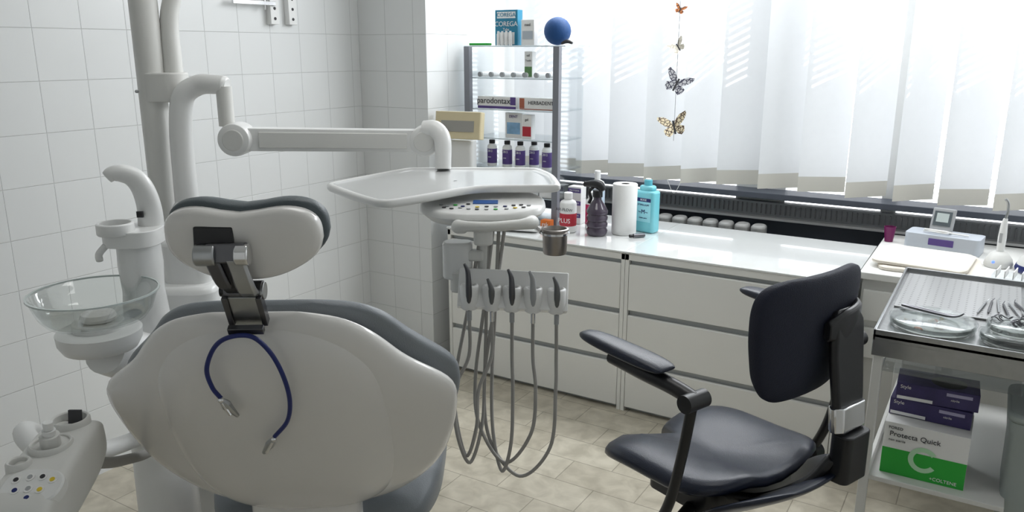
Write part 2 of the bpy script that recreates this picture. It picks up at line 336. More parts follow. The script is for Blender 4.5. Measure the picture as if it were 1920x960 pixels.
for k in range(3):
    carton('violet_box',-1.868,3.70,ZT+.0655*k,.075,.06,.065,PAPER,'white and violet carton stacked beside the stand','box',[(0,.045,.073,.022,PURPLE)],[('PROTEFIX',.013,0,.045,TXTW)],group='violet cartons stacked beside the stand')
carton('orange_box',-1.935,3.50,ZT,.055,.04,.045,ORANGE,'small orange carton at the foot of the stand','box',[],[('gsk',.030,0,.024,TXTW)])
B().box((0,0,.008),(.24,.14,.012),PAPER,Matrix.Rotation(R(-4),3,'X')).obj('notebook',loc=(-2.05,3.40,ZT+.002),rot=(0,0,R(15)),bevel=.003,label='thin white folder lying before the stand',category='folder')
# things on worktop
bottle('powder_bottle',-1.81,3.49,ZT,.042,.200,PAPER,PAPER,RED,'white powder bottle with red lettered label on the worktop',[('AIR-FLOW',.020,.118,TXTD),('PLUS',.032,.062,TXTW)],.5,lz=(.17,.48))
bottle('liquid_bottle',-1.745,3.62,ZT,.030,.19,PAPER,PAPER,mat('crimson_label',(.55,.02,.12),.5),'slim white bottle with crimson label on the worktop',[('AIR',.014,.09,TXTW)],.6)
bottle('tall_bottle',-1.80,3.80,ZT,.040,.27,PAPER,PAPER,mat('pale_blue_label',(.5,.6,.7),.5),'tall white bottle with pale label beside the stand',[],.4)
sp=thing('spray_bottle','dark translucent ribbed spray bottle with black trigger','spray bottle',(-1.655,3.50,ZT))
prof=[(.043,0),(.049,.006)]
for k in range(4): prof+=[(.051,.012+k*.032),(.053,.026+k*.032),(.045,.040+k*.032)]
prof+=[(.038,.150),(.020,.176),(.018,.195)]
SMOKE=mat('smoke_plastic',(.06,.045,.07),.12,coat=.5)
B().lathe(prof,(0,0,0),SMOKE).obj('bottle_body',sp)
B().cyl((0,0,.19),(0,0,.222),.024,BLACK).tube([(.03,0,.222),(.01,0,.246),(-.02,0,.252),(-.06,0,.248)],[.014,.024,.020,.014],BLACK).cyl((-.058,0,.248),(-.072,0,.248),.014,BLACK).obj('spray_head',sp)
B().tube([(-.025,0,.235),(-.045,0,.21),(-.036,0,.18),(-.046,0,.155)],.008,BLACK).obj('trigger',sp)
b=B(); b.lathe([(.02,.0),(.058,.0),(.061,.004),(.061,.246),(.058,.250),(.022,.250),(.020,.245)],(0,0,0),PAPER,40); b.lathe([(.0,.2485),(.021,.2485)],(0,0,.0),BEIGE)
b.obj('paper_towel_roll',loc=(-1.555,3.60,ZT),label='white paper towel roll standing on the worktop',category='paper roll')
DIS=mat('cyan_liquid',(.24,.74,.84),.12,coat=.5,var=.03,trans=.2)
bl=thing('disinfectant_bottle','light blue square disinfectant bottle with printed label','bottle',(-1.475,3.70,ZT),-12)
B().rbox((0,0,.105),(.115,.07,.21),DIS,.02).rbox((0,0,.22),(.08,.055,.03),DIS,.02).obj('bottle_body',bl,bevel=.012,seg=3)
B().cyl((0,0,.233),(0,0,.262),.020,mat('cyan_cap',(.12,.5,.62),.4)).cyl((0,0,.262),(0,0,.268),.014,PAPER).obj('cap',bl,bevel=.002)
b=B().box((0,-.0358,.115),(.085,.001,.12),mat('label_cyan',(.38,.80,.90),.5)); b.box((0,-.0365,.165),(.085,.001,.018),BLUE); b.obj('bottle_label',bl)
text('BODE',.014,(0,-.0375,.165),bl,TXTW); text('STERILLIUM',.013,(0,-.0375,.14),bl,BLUE); text('~M~',.030,(0,-.0375,.105),bl,BLUE); text('classic pure',.010,(0,-.0375,.075),bl,BLUE)
B().cyl((0,0,.010),(.062,.0,.010),.010,GUN).cyl((-.02,0,.010),(0,0,.010),.008,BLACK).obj('marker_cap',loc=(-1.475,3.53,ZT),rot=(0,0,R(50)),bevel=.002,label='short dark metal cap lying on the worktop',category='cap')
dd=thing('desk_display','beige plastic display head on a white pedestal by the pier','display',(-2.355,3.37,ZT),10)
B().rbox((0,0,.22),(.125,.07,.44),WHITE,.02).rbox((0,0,.008),(.15,.12,.016),WHITE,.02).obj('pedestal',dd,bevel=.006)
B().rbox((0,0,0),(.255,.05,.135),BEIGE,.01).rbox((0,.0,.067),(.21,.03,.006),OFFW,.005).obj('display_head',dd,loc=(0,-.045,.515),rot=(R(-8),0,0),bevel=.010,seg=3)
B().box((0,-.0263,-.005),(.18,.003,.055),mat('lcd_grey',(.36,.35,.32),.3)).obj('screen',dd,loc=(0,-.045,.515),rot=(R(-8),0,0))
# butterfly garland
ga=thing('butterfly_garland','string of four paper butterflies hanging before the blind','hanging decoration',(-1.43,3.90,1.2))
B().tube([(0,0,.02),(0,0,1.549)],.0010,DARK,5,0).obj('string',ga)
def wingmat(nm,c1,c2,sc):
    m=bpy.data.materials.new(nm); m.use_nodes=True; nt=m.node_tree; p=nt.nodes['Principled BSDF']; tc=nt.nodes.new('ShaderNodeTexCoord'); v=nt.nodes.new('ShaderNodeTexVoronoi'); v.feature='DISTANCE_TO_EDGE'; v.inputs['Scale'].default_value=sc
    r=nt.nodes.new('ShaderNodeValToRGB'); r.color_ramp.elements[0].position=.07; r.color_ramp.elements[0].color=(*c2,1); r.color_ramp.elements[1].position=.12; r.color_ramp.elements[1].color=(*c1,1)
    nt.links.new(tc.outputs['Object'],v.inputs['Vector']); nt.links.new(v.outputs['Distance'],r.inputs[0]); nt.links.new(r.outputs[0],p.inputs['Base Color']); p.inputs['Roughness'].default_value=.7; return m
for z,s,c1,c2,rot in((.655,.42,(.60,.20,.05),(.12,.04,.02),20),(.48,.6,(.85,.80,.70),(.6,.55,.45),-35),(.30,1.0,(.50,.50,.52),(.02,.02,.05),25),(.09,1.05,(.85,.74,.52),(.10,.06,.04),-15)):
    m=wingmat('butterfly_wing_%d'%int(z*100),c1,c2,60); b=B()
    up=[(0,0),(.01,.030),(.035,.052),(.068,.060),(.070,.045),(.055,.022),(.035,.005),(0,-.002)]
    lo=[(0,0),(.03,.002),(.050,-.010),(.046,-.032),(.030,-.046),(.012,-.036),(0,-.01)]
    for sg in(-1,1):
        for sh in(up,lo):
            vs=[(sg*x*s,-.35*x*s,y*s) for x,y in sh]; b.add(vs,[list(range(len(vs)))],m)
    b.tube([(0,0,-.035*s),(0,0,.03*s)],.004*s+.001,DARK,6,0)
    b.obj('butterfly',ga,loc=(0,0,z),rot=(R(-15),R(rot),R(15)))
# ---------------------------------------------------------------- dental unit (frame turned 31.5 deg)
un=thing('dental_unit','white dental treatment unit with arm, tray and instrument hoses','dental unit',(-2.071,1.370,0),31.5)
q=lambda r,f,z:(r+1.05,f-2.25,z)
b=B(); b.rbox(q(-1.0,2.36,.50),(.26,.30,1.0),WHITE,.05); b.rbox(q(-.965,2.37,1.03),(.14,.22,.20),WHITE,.04); b.lathe([(.066,0),(.058,.03),(.038,.10)],q(-.98,2.38,1.13),WHITE)
b.obj('unit_body',un,bevel=.02,seg=3)
b=B(); b.cyl(q(-1.075,2.44,.9),q(-1.075,2.44,2.6),.040,OFFW)
b.tube([q(-.80,2.48,2.35),q(-.90,2.48,2.1),q(-.98,2.48,1.88),q(-1.015,2.47,1.76),q(-1.015,2.46,1.60)],[.024,.024,.024,.026,.028],OFFW,16)
b.obj('lamp_pole',un)
b=B(); b.rbox(q(-1.042,2.45,1.56),(.140,.105,.085),OFFW,.05)
b.cyl(q(-1.10,2.40,1.55),q(-1.10,2.385,1.55),.005,GREYP,n=10)
b.obj('pole_collar',un,bevel=.004)
B().tube([q(-.985,2.39,1.15),q(-.985,2.39,1.30),q(-.985,2.40,1.45),q(-.968,2.40,1.535),q(-.92,2.40,1.568),q(-.870,2.39,1.570),q(-.842,2.388,1.568),q(-.832,2.387,1.566)],[.036,.034,.033,.032,.030,.028,.028,.020],WHITE,22).cyl(q(-.842,2.385,1.565),q(-.842,2.385,1.45),.023,OFFW).obj('swivel_post',un)
b=B(); b.lathe([(.030,-.045),(.046,-.040),(.048,-.03),(.048,.03),(.046,.04),(.030,.045)],q(-.805,2.36,1.415),WHITE,36,(0,1,0))
b.lathe([(.030,-.045),(.044,-.040),(.047,-.03),(.047,.03),(.044,.04),(.030,.045)],q(-.27,2.50,1.395),WHITE,36,(0,1,0))
b.lathe([(.030,-.0475),(.031,-.046),(.031,-.04)],q(-.27,2.50,1.395),OFFW,36,(0,1,0)); b.lathe([(.030,-.0475),(.031,-.046),(.031,-.04)],q(-.805,2.36,1.415),OFFW,36,(0,1,0))
d=Vector(q(-.27,2.50,1.395))-Vector(q(-.805,2.36,1.415)); L=d.length; ang=math.atan2(d.y,d.x); tilt=-math.atan2(d.z,math.hypot(d.x,d.y))
Rm=(Matrix.Rotation(ang,3,'Z')@Matrix.Rotation(tilt,3,'Y')); c=(Vector(q(-.27,2.50,1.395))+Vector(q(-.805,2.36,1.415)))/2
b.box(c,(L-.03,.055,.066),WHITE,Rm); b.box(c-Vector((0,.002,0)),(L-.12,.062,.046),OFFW,Rm)
b.obj('spring_arm',un,bevel=.008,seg=3)
B().tube([q(-.27,2.48,1.43),q(-.235,2.47,1.430),q(-.212,2.45,1.40),q(-.210,2.43,1.315)],[.028,.028,.026,.024],WHITE,18).obj('arm_elbow',un)
# tray
pts=[(-.500,2.140),(-.42,2.02),(-.345,1.925),(-.320,1.908),(-.290,1.915),(-.22,1.985),(-.15,2.06),(-.08,2.115),(.02,2.128),(.110,2.130),(.132,2.145),(.130,2.22),(.122,2.33),(.088,2.44),(.060,2.462),(-.05,2.470),(-.18,2.47),(-.30,2.465),(-.335,2.45),(-.42,2.32),(-.492,2.20),(-.504,2.165)]
cen=Vector((-.16,2.24)); P=[Vector(p[:2]) for p in cr([(x,y,0) for x,y in pts]+[(pts[0][0],pts[0][1],0)],5)][:-1]
for _ in range(2): P=[(P[i-1]+2*P[i]+P[(i+1)%len(P)])/4 for i in range(len(P))]
NP=len(P)
def rg(k,z):
    out=[]
    for p in P:
        dv=p-cen; l=dv.length; pp=cen+dv*((l-k*1.3)/l); out.append(Vector(q(pp.x,pp.y,z)))
    return out
TRAYM=mat('tray_grey',(.62,.63,.63),.22,coat=.4,var=.02)
ZR=.013
b=B(); b.loft([rg(.014,1.281+ZR),rg(.004,1.284+ZR),rg(0,1.290+ZR),rg(.0005,1.299+ZR),rg(.004,1.303+ZR),rg(.009,1.3035+ZR),rg(.013,1.302+ZR)],WHITE,cap=False)
b.loft([rg(.013,1.302+ZR),rg(.018,1.298+ZR),rg(.026,1.297+ZR)],TRAYM,cap=False); b.loft([rg(.026,1.297+ZR)]+[[Vector(q(cen.x,cen.y,1.297+ZR))+(v-Vector(q(cen.x,cen.y,1.297+ZR)))*s for v in rg(.026,1.297+ZR)] for s in(.6,.25,.02)],TRAYM,cap=False)
b.add(rg(.014,1.281+ZR),[list(range(NP))[::-1]],WHITE)
b.obj('instrument_tray',un,sharp=60)
def ell(cx,cy,rx,ry,z,tilt=0,n=40,e=.8):
    o=[]
    for k in range(n):
        a=2*math.pi*k/n; c_,s_=math.cos(a),math.sin(a); y=ry*math.copysign(abs(s_)**e,s_); o.append(Vector(q(cx+rx*math.copysign(abs(c_)**e,c_),cy+y,z+tilt*y)))
    return o
tl=.08; CX=-.078; CY=2.105; ZH=.026
b=B(); b.loft([ell(CX,CY+.03,.05,.05,1.18+ZH),ell(CX,CY+.02,.10,.08,1.193+ZH),ell(CX,CY+.01,.145,.11,1.212+ZH,tl),ell(CX,CY,.168,.130,1.236+ZH,tl),ell(CX,CY,.166,.128,1.247+ZH,tl),ell(CX,CY,.158,.121,1.252+ZH,tl)],WHITE)
b.obj('control_head',un,sharp=50)
def pz(f): return 1.2525+ZH+tl*(f-CY)
RT=Matrix.Rotation(math.atan(tl),3,'X')
B().box(q(-.070,2.086,pz(2.086)+.001),(.066,.030,.003),LCD,RT).obj('lcd_screen',un)
b=B(); cs=[GREYP,DARK,GREYP,DARK,BLUE,GREYP,DARK,YEL,GREYP,DARK,GREEN]
KD=[(-.185,2.060),(-.168,2.048),(-.148,2.058),(-.128,2.046),(-.176,2.035),(-.156,2.025),(-.134,2.032),(-.112,2.022),(-.090,2.040),(-.090,2.018),(-.066,2.044),(-.066,2.018),(-.042,2.044),(-.042,2.018),(-.018,2.046),(.004,2.056),(.024,2.060),(.044,2.056),(-.014,2.022),(.008,2.032),(.030,2.038),(-.115,2.068)]
for k,(x,f) in enumerate(KD):
    b.cyl(q(x,f,pz(f)),q(x,f,pz(f)+.0018),.0055,cs[(k*5)%11],n=12)
b.obj('keypad',un)
b=B(); b.tube([q(-.125,2.00,1.228),q(-.135,1.965,1.238),q(-.11,1.930,1.246),q(-.05,1.915,1.249),q(.02,1.93,1.251),q(.05,1.965,1.249),q(.04,2.01,1.238)],[.016,.018,.013,.012,.013,.018,.016],OFFW,16)
b.obj('handle',un)
b=B(); b.cyl(q(-.075,2.07,1.22),q(-.075,2.07,1.05),.018,OFFW); b.rbox(q(-.075,2.05,1.195),(.05,.08,.04),OFFW,.02); b.rbox(q(-.145,2.07,1.125),(.080,.06,.10),WHITE,.025); b.rbox(q(-.14,2.06,1.07),(.05,.05,.06),OFFW,.02); b.box(q(-.11,2.06,1.14),(.07,.03,.03),OFFW)
b.obj('holder_bracket',un,bevel=.006)
Rb=Matrix.Rotation(R(3),3,'Y')@Matrix.Rotation(R(-28),3,'X'); HX=[-.112,-.053,0,.055,.117]
b=B(); b.box(q(.003,2.030,1.050),(.290,.036,.104),HOLD,Rb)
for k,x in enumerate(HX):
    zc=1.045-.05*(x)
    b.loft([[Vector(q(x+r_*math.cos(2*math.pi*j/24),2.006+r_*math.sin(2*math.pi*j/24),z)) for j in range(24)] for r_,z in((.018,zc-.044),(.023,zc-.038),(.025,zc+.020),(.023,zc+.025),(.015,zc+.024),(.013,zc+.005))],HOLD)
b.obj('instrument_holder',un,bevel=.003,sharp=50)
tops=[1.125,1.085,1.110,1.105,1.090]
for k,x in enumerate(HX):
    z0=1.0-.05*x; f=1.982
    b=B(); b.tube([q(x,f+.01,z0),q(x,f+.008,z0+.03),q(x,f+.002,z0+.06),q(x-.002,f,tops[k]-.01),q(x-.010,f-.003,tops[k]+.012)],[.006,.0088,.0085,.0065,.0035],(GUN,HPC,GUN,GREYP,HPC)[k],14)
    b.cyl(q(x,f+.012,z0-.025),q(x,f+.010,z0+.005),.0065,CHROME if k%2 else GREYP)
    b.obj('handpiece',un)
    bot=[.60,.62,.575,.60,.56][k]; xo=[-.150,-.088,.002,.062,.115][k]; xm=[-.075,-.155,-.055,-.10,-.075][k]; xe=[-.062,-.08,-.035,-.05,-.02][k]
    low=(xo+xm)/2
    b=B(); b.tube([q(x,f+.012,z0-.02),q(x*.95+xo*.05,f-.0,z0-.12),q(xo,f-.03,.80),q(xo*.85+low*.15,f-.06,bot+.09),q(low,f-.05,bot),q(xm*.85+low*.15,f-.01,bot+.09),q(xm,f+.05,.80),q((xm+xe)/2,f+.07,1.0),q(xe,f+.08,1.21)],.0048,HOSE,10,10)
    b.obj('hose',un)
# cuspidor
b=B()
b.loft([[Vector(q(-.985+w*math.cos(2*math.pi*k/28),2.05+w*1.2*math.sin(2*math.pi*k/28),z)) for k in range(28)] for w,z in((.080,.35),(.075,.75),(.058,.95),(.050,1.05),(.054,1.12),(.052,1.17),(.046,1.19))],WHITE)
b.tube([q(-.985,2.05,.88),q(-1.0,1.95,.90),q(-1.015,1.87,.94)],[.07,.065,.055],WHITE,20)
b.lathe([(.05,0),(.085,.010),(.096,.03),(.098,.055),(.09,.06)],q(-1.017,1.862,.945),WHITE,36)
b.obj('cuspidor_column',un,sharp=50)
b=B(); b.rbox(q(-.985,2.03,1.20),(.140,.13,.042),WHITE,.05); b.lathe([(.042,0),(.045,.004),(.045,.03),(.038,.032),(.037,.006),(0,.006)],q(-1.01,1.99,1.212),WHITE,28); b.tube([q(-1.035,1.98,1.185),q(-1.05,1.97,1.165),q(-1.045,1.96,1.15)],.009,WHITE,10)
b.obj('cup_platform',un,bevel=.006)
B().tube([q(-.955,2.07,1.21),q(-.955,2.07,1.27),q(-.962,2.06,1.32),q(-.978,2.05,1.350),q(-1.000,2.035,1.362),q(-1.018,2.025,1.362),q(-1.030,2.02,1.354)],[.034,.031,.029,.027,.024,.021,.017],WHITE,22,8,flat=.85).box(q(-.965,2.036,1.255),(.016,.006,.016),BLACK).obj('cup_filler',un)
b=B(); pr=[(.0,.0),(.088,.001),(.112,.008),(.127,.027),(.143,.070),(.148,.074),(.147,.078),(.141,.076),(.123,.029),(.109,.012),(.086,.005),(0,.004)]
b.lathe(pr,q(-1.017,1.862,1.022),GLASS,48); b.obj('glass_bowl',un,label='clear glass spittoon bowl',sharp=60)
b=B(); b.loft([[Vector(q(-1.017+r_*math.cos(2*math.pi*k/48),1.862+r_*math.sin(2*math.pi*k/48),z)) for k in range(48)] for r_,z in((.1435,1.0965),(.148,1.0965),(.148,1.1005),(.1435,1.1005))],mat('glass_rim',(.60,.66,.65),.1),closed=True); b.obj('glass_rim',un)
B().lathe([(.0,.0),(.038,.0),(.042,.008),(.038,.018),(.015,.024),(0,.024)],q(-1.015,1.862,1.027),PAPER,28).obj('drain_cap',un)
B().cyl(q(-1.017,1.862,1.0),q(-1.017,1.862,1.024),.06,WHITE).obj('bowl_seat',un,bevel=.004)
# assistant console
b=B()
b.lens(q(-.872,1.36,.885),(1,0,0),(-.12,1,.12),(0,-.12,1),[(-.17,.04),(-.16,.056),(-.12,.062),(0,.060),(.10,.057),(.15,.052),(.165,.038)],.050,.06,OFFW,rows=28,n=32,e=.36)
b.obj('assistant_console',un,sharp=60)
b=B()
for x,f,rr,z in((-.886,1.470,.034,.935),(-.880,1.388,.036,.925),(-.905,1.325,.019,.920)): b.lathe([(rr+.004,-.01),(rr+.003,.016),(rr-.000,.021),(rr-.004,.019),(rr-.006,-.002)],q(x,f,z),OFFW,28); b.lathe([(0,.004),(rr-.006,.004)],q(x,f,z),GREYP,28)
b.box(q(-.878,1.475,.952),(.026,.006,.034),DARK,Matrix.Rotation(R(-12),3,'X'))
b.cyl(q(-.880,1.388,.925),q(-.878,1.384,.962),.018,OFFW); b.cyl(q(-.878,1.384,.962),q(-.877,1.383,.973),.012,WHITE); b.cyl(q(-.877,1.383,.973),q(-.876,1.382,.989),.009,WHITE)
b.obj('suction_holder',un,bevel=.001)
b=B(); RK=Matrix.Rotation(R(24),3,'X')
kc=Vector(q(-.848,1.266,.920))
def kp(x,y,z): return kc+RK@Vector((x,y,z))
ring=[(.054*math.copysign(abs(math.cos(a))**.8,math.cos(a)),.038*math.copysign(abs(math.sin(a))**.8,math.sin(a))) for a in [2*math.pi*i/40 for i in range(40)]]
b.loft([[kp(x,y,-.016) for x,y in ring],[kp(x,y,.002) for x,y in ring],[kp(x*.94,y*.94,.005) for x,y in ring]],WHITE)
k=0
for x,y in((-.032,.012),(-.010,.018),(.012,.019),(.032,.013),(-.024,-.010),(-.002,-.006),(.019,-.008),(.004,-.025)):
    b.cyl(kp(x,y,.005),kp(x,y,.0062),.0080,PAPER,n=18); b.cyl(kp(x,y,.0062),kp(x,y,.0070),.0045,[DARK,GREYP,DARK,YEL,BLUE,GREYP,YEL,BLUE][k],n=14); k+=1
b.obj('assistant_keypad',un)
B().tube([q(-.99,2.1,.62),q(-1.05,1.8,.70),q(-1.06,1.6,.86),q(-.98,1.50,.87),q(-.89,1.45,.87)],.022,WHITE,14).tube([q(-.86,1.46,.86),q(-.85,1.58,.80),q(-.88,1.8,.72),q(-.95,2.1,.7)],.012,HOSE,10).obj('assistant_arm',un)
cu=B().lathe([(.0,.0),(.029,.0),(.031,.004),(.033,.060),(.036,.062),(.036,.067),(.031,.068),(.029,.064),(.027,.008),(0,.006)],(0,0,0),CUPS,32)
cr_,cf=.112,2.03
cu.obj('metal_cup',loc=(-.5225*cf+.8526*cr_,.8526*cf+.5225*cr_,1.152),label='small stainless steel cup held beside the control head',category='cup')
B().tube([q(.02,2.08,1.232),q(.06,2.06,1.215),q(.076,2.04,1.207)],.006,CHROME,8).lathe([(.0345,1.205),(.038,1.205),(.038,1.210),(.0345,1.210)],q(cr_,cf,0),CHROME,28).obj('cup_ring',un)
# ---------------------------------------------------------------- dental chair
CHL=(-1.337,1.233,0); CHR=33.5
ch=thing('dental_chair','grey upholstered dental chair with glossy white back shell','dental chair',CHL,CHR)
T=Vector((0,-.33,.60)).normalized(); N=Vector((0,-.60,-.33)).normalized(); O=Vector((0,0,.62)); LL=.685
def tb(l): return [(t*LL,w) for t,w in l]
b=B(); b.lens(O,(1,0,0),T,N,tb([(-.02,.06),(.0,.15),(.04,.225),(.10,.275),(.17,.315),(.24,.340),(.36,.362),(.45,.370),(.53,.373),(.59,.369),(.63,.350),(.68,.310),(.74,.268),(.82,.234),(.88,.20),(.93,.155),(.960,.08)]),.055,.02,SHELL,rows=60,n=64,e=.8,curve=-.25,fo=.01)
b.obj('back_shell',ch,sharp=70)
b=B(); b.lens(O,(1,0,0),T,N,tb([(-.01,.05),(.01,.13),(.06,.19),(.15,.228),(.3,.250),(.5,.255),(.65,.245),(.76,.22),(.85,.18),(.91,.13),(.945,.06)]),.080,.01,SHELL,rows=50,n=56,e=.72,curve=-.2,fo=.008)
b.obj('back_panel',ch,sharp=70)
b=B(); b.lens(O+Vector((.014,0,0)),(1,0,0),T,N,tb([(-.03,.12),(.02,.20),(.15,.27),(.3,.335),(.45,.362),(.56,.364),(.62,.346),(.69,.303),(.77,.257),(.85,.221),(.905,.17),(.93,.08)]),.030,.042,UPH,rows=60,n=56,e=.65,curve=-.35,fo=-.034)
b.obj('back_cushion',ch,sharp=70)
b=B(); b.rbox((0,-.02,.50),(.26,.10,.34),SHELL,.04); b.rbox((0,.30,.36),(.42,.75,.16),SHELL,.08); b.rbox((0,.35,.17),(.30,.36,.30),SHELL,.06); b.rbox((0,.35,.03),(.52,.80,.06),SHELL,.10)
b.obj('pedestal',ch,bevel=.02,seg=3)
b=B(); b.lens((.02,-.02,.53),(1,0,0),(0,1,0),(0,0,1),[(0,.20),(.03,.26),(.15,.295),(.4,.30),(.7,.29),(.95,.26),(1.05,.22),(1.09,.1)],.10,.09,UPH,rows=40,n=48,e=.6,curve=.35)
b.obj('seat_cushion',ch,sharp=70)
hc=Vector((.008,1.385-1.75,1.345)); Nh=Vector((0,-.93,-.15)).normalized(); Th=Vector((0,-.16,.93)).normalized()
def head(front,back,fo,sc,m,dz,dx=0):
    b=B(); rings=[]; n=64; out=[]
    for k in range(n):
        a=2*math.pi*k/n; c_,s_=math.cos(a),math.sin(a)
        x=.140*math.copysign(abs(c_)**.62,c_); y=.070*math.copysign(abs(s_)**.62,s_)
        if y<0: x*=1-.38*(abs(y)/.070)**1.8
        if y>0: y-=.015*math.exp(-(x/.06)**2)
        out.append((x*sc+dx,y*sc+dz))
    cx,cy=dx,-.002+dz
    for u,h in((.0,-1),(.5,-1),(.85,-.92),(.95,-.75),(1,-.35),(1,.3),(.97,.62),(.90,.83),(.75,.95),(.5,1),(.0,1)):
        u=max(u,.02); hh=h*(front if h>0 else back); rings.append([hc+Vector((1,0,0))*(cx+(x-cx)*u)+Th*(cy+(y-cy)*u)+Nh*(hh+fo-.9*(cx+(x-cx)*u)**2) for x,y in out])
    b.loft(rings,m); return b
head(.028,.012,.012,.985,SHELL,-.001).obj('headrest_shell',ch,sharp=60)
head(.014,.036,-.010,1.015,UPHD,.003,.003).obj('headrest_cushion',ch,sharp=60)
def hp(x,t,n): return hc+Vector((x,0,0))+Th*t+Nh*n
HX0=-.010
b=B(); RX=Matrix.Rotation(R(-8),3,'X')
b.box(hp(HX0-.030,.012,.042),(.068,.010,.050),BLACK,RX)
b.box(hp(HX0-.005,-.004,.058),(.066,.024,.034),GUN,RX); b.cyl(hp(HX0-.058,-.006,.062),hp(HX0-.022,-.006,.062),.019,STEEL); b.cyl(hp(HX0+.010,-.006,.062),hp(HX0+.034,-.006,.062),.019,CHROME)
b.obj('headrest_hinge',ch,bevel=.003)
top=hp(HX0-.006,-.012,.068); bot=O+T*(1.02*LL)+N*.040
b=B()
mid=top*.45+bot*.55+Vector((.004,-.014,0))
b.strip([top+Vector((-.024,0,0)),mid+Vector((-.020,0,.01)),bot+Vector((-.012,0,.05))],[.026,.026,.022],.012,GUN)
b.strip([top+Vector((.016,0,0)),mid+Vector((.018,0,.0)),bot+Vector((.018,0,.035))],[.034,.034,.028],.014,STEEL)
b.strip([top+Vector((-.004,.006,0)),mid+Vector((.0,.006,.0)),bot+Vector((.004,.006,.035))],[.052,.050,.046],.006,BLACK)
b.cyl(bot+Vector((-.030,-.004,.038)),bot+Vector((.036,-.004,.038)),.018,GUN); b.cyl(bot+Vector((-.040,-.004,.038)),bot+Vector((-.030,-.004,.038)),.011,BLACK); b.cyl(bot+Vector((.024,-.006,.038)),bot+Vector((.040,-.006,.038)),.016,STEEL)
RB=Matrix.Rotation(R(28),3,'X')
b.box(bot+Vector((.003,.0,.002)),(.052,.014,.070),STEEL,RB); b.box(bot+Vector((-.028,-.004,.002)),(.010,.018,.070),GUN,RB); b.box(bot+Vector((.032,-.004,.002)),(.010,.018,.070),GUN,RB); b.box(bot+Vector((.0,-.006,-.036)),(.064,.012,.014),GUN,RB)
b.obj('headrest_bar',ch,bevel=.002)
bc=thing('bib_chain','dark blue bib cord with metal clips over the chair back','bib chain',CHL,CHR)
def sp_(x,t,n): return O+T*(t*LL)+N*n+Vector((x,0,0))
b=B(); b.tube([sp_(-.072,.755,.100),sp_(-.082,.80,.097),sp_(-.083,.865,.089),sp_(-.060,.935,.078),sp_(-.028,.970,.075),sp_(.012,.970,.075),sp_(.040,.92,.084),sp_(.056,.84,.096),sp_(.057,.74,.101),sp_(.042,.65,.104),sp_(.008,.575,.105)],.0045,BLUE,10)
b.obj('cord',bc)
def clip(p,d):
    b=B(); p=Vector(p); d=Vector(d).normalized(); 
    b.tube([p,p+d*.018,p+d*.055],[.005,.010,.004],STEEL,8,4); b.tube([p+d*.004+N*.004,p+d*.034+N*.012],.003,CHROME,6,0); b.sph(p,.006,CHROME,10); b.obj('clip',bc)
clip(sp_(-.071,.752,.103),Vector((.02,0,0))-T*.05); clip(sp_(.006,.57,.109),Vector((-.03,0,0))-T*.05)
# ---------------------------------------------------------------- operator stool
so=thing('operator_stool','navy padded operator stool with armrests and curved backrest','stool',(-.609,2.066,0),68.4)
b=B()
def seatring(k,z):
    out=[]
    for i in range(72):
        a=2*math.pi*i/72; c_,s_=math.cos(a),math.sin(a); x=.250*math.copysign(abs(c_)**.55,c_)*k; y=.250*math.copysign(abs(s_)**.55,s_)*k
        if y>0: y-= .10*math.exp(-(x/.045)**2)*(y/.2)*(k)
        zz=z+.026*min(1,abs(x)/.12)**2-.050*max(0,y/.235)**3+.045*max(0,-y/.25)**2.5
        out.append(Vector((x,y+.0,zz)))
    return out
b.loft([seatring(.3,.522),seatring(.88,.524),seatring(.98,.529),seatring(1.0,.538),seatring(.995,.550),seatring(.965,.561),seatring(.89,.569),seatring(.65,.573),seatring(.4,.572),seatring(.15,.570),seatring(.03,.570)],NAVY)
b.obj('seat',so,sharp=60)
b=B(); b.lens((.045,-.27,.98),(1,0,0),(0,-.10,1),(0,-1,-.10),[(-.168,.10),(-.158,.145),(-.10,.180),(0,.204),(.08,.213),(.125,.207),(.150,.18),(.160,.12)],.026,.038,NAVYF,rows=40,n=48,e=.5,curve=-.8)
b.obj('backrest',so,sharp=60)
b=B()
b.strip([(.11,-.298,1.04),(.11,-.314,1.01),(.11,-.322,.93),(.11,-.336,.82),(.11,-.350,.70)],[.08,.13,.135,.125,.10],.026,BLACK)
b.strip([(.03,-.312,1.0),(.09,-.320,1.005),(.16,-.308,1.01),(.235,-.262,1.01)],[.05,.085,.085,.06],.022,BLACK,6,(0,0,1))
b.strip([(.11,-.3385,.80),(.11,-.3445,.735)],.128,.044,CHROME)
b.rbox((.11,-.358,.665),(.108,.058,.13),BLACK,.02)
b.strip([(.10,-.34,.66),(.07,-.30,.585),(.03,-.20,.515),(0,-.02,.475)],[.10,.13,.17,.15],.03,BLACK)
b.obj('backrest_support',so,bevel=.003)
b=B(); b.lens((0,-.23,.525),(1,0,0),(0,-.75,.55),(0,-.55,-.75),[(-.10,.20),(0,.23),(.08,.21),(.16,.11)],.012,.014,NAVY,e=.6,curve=-.7); b.obj('rear_cover',so,sharp=60)
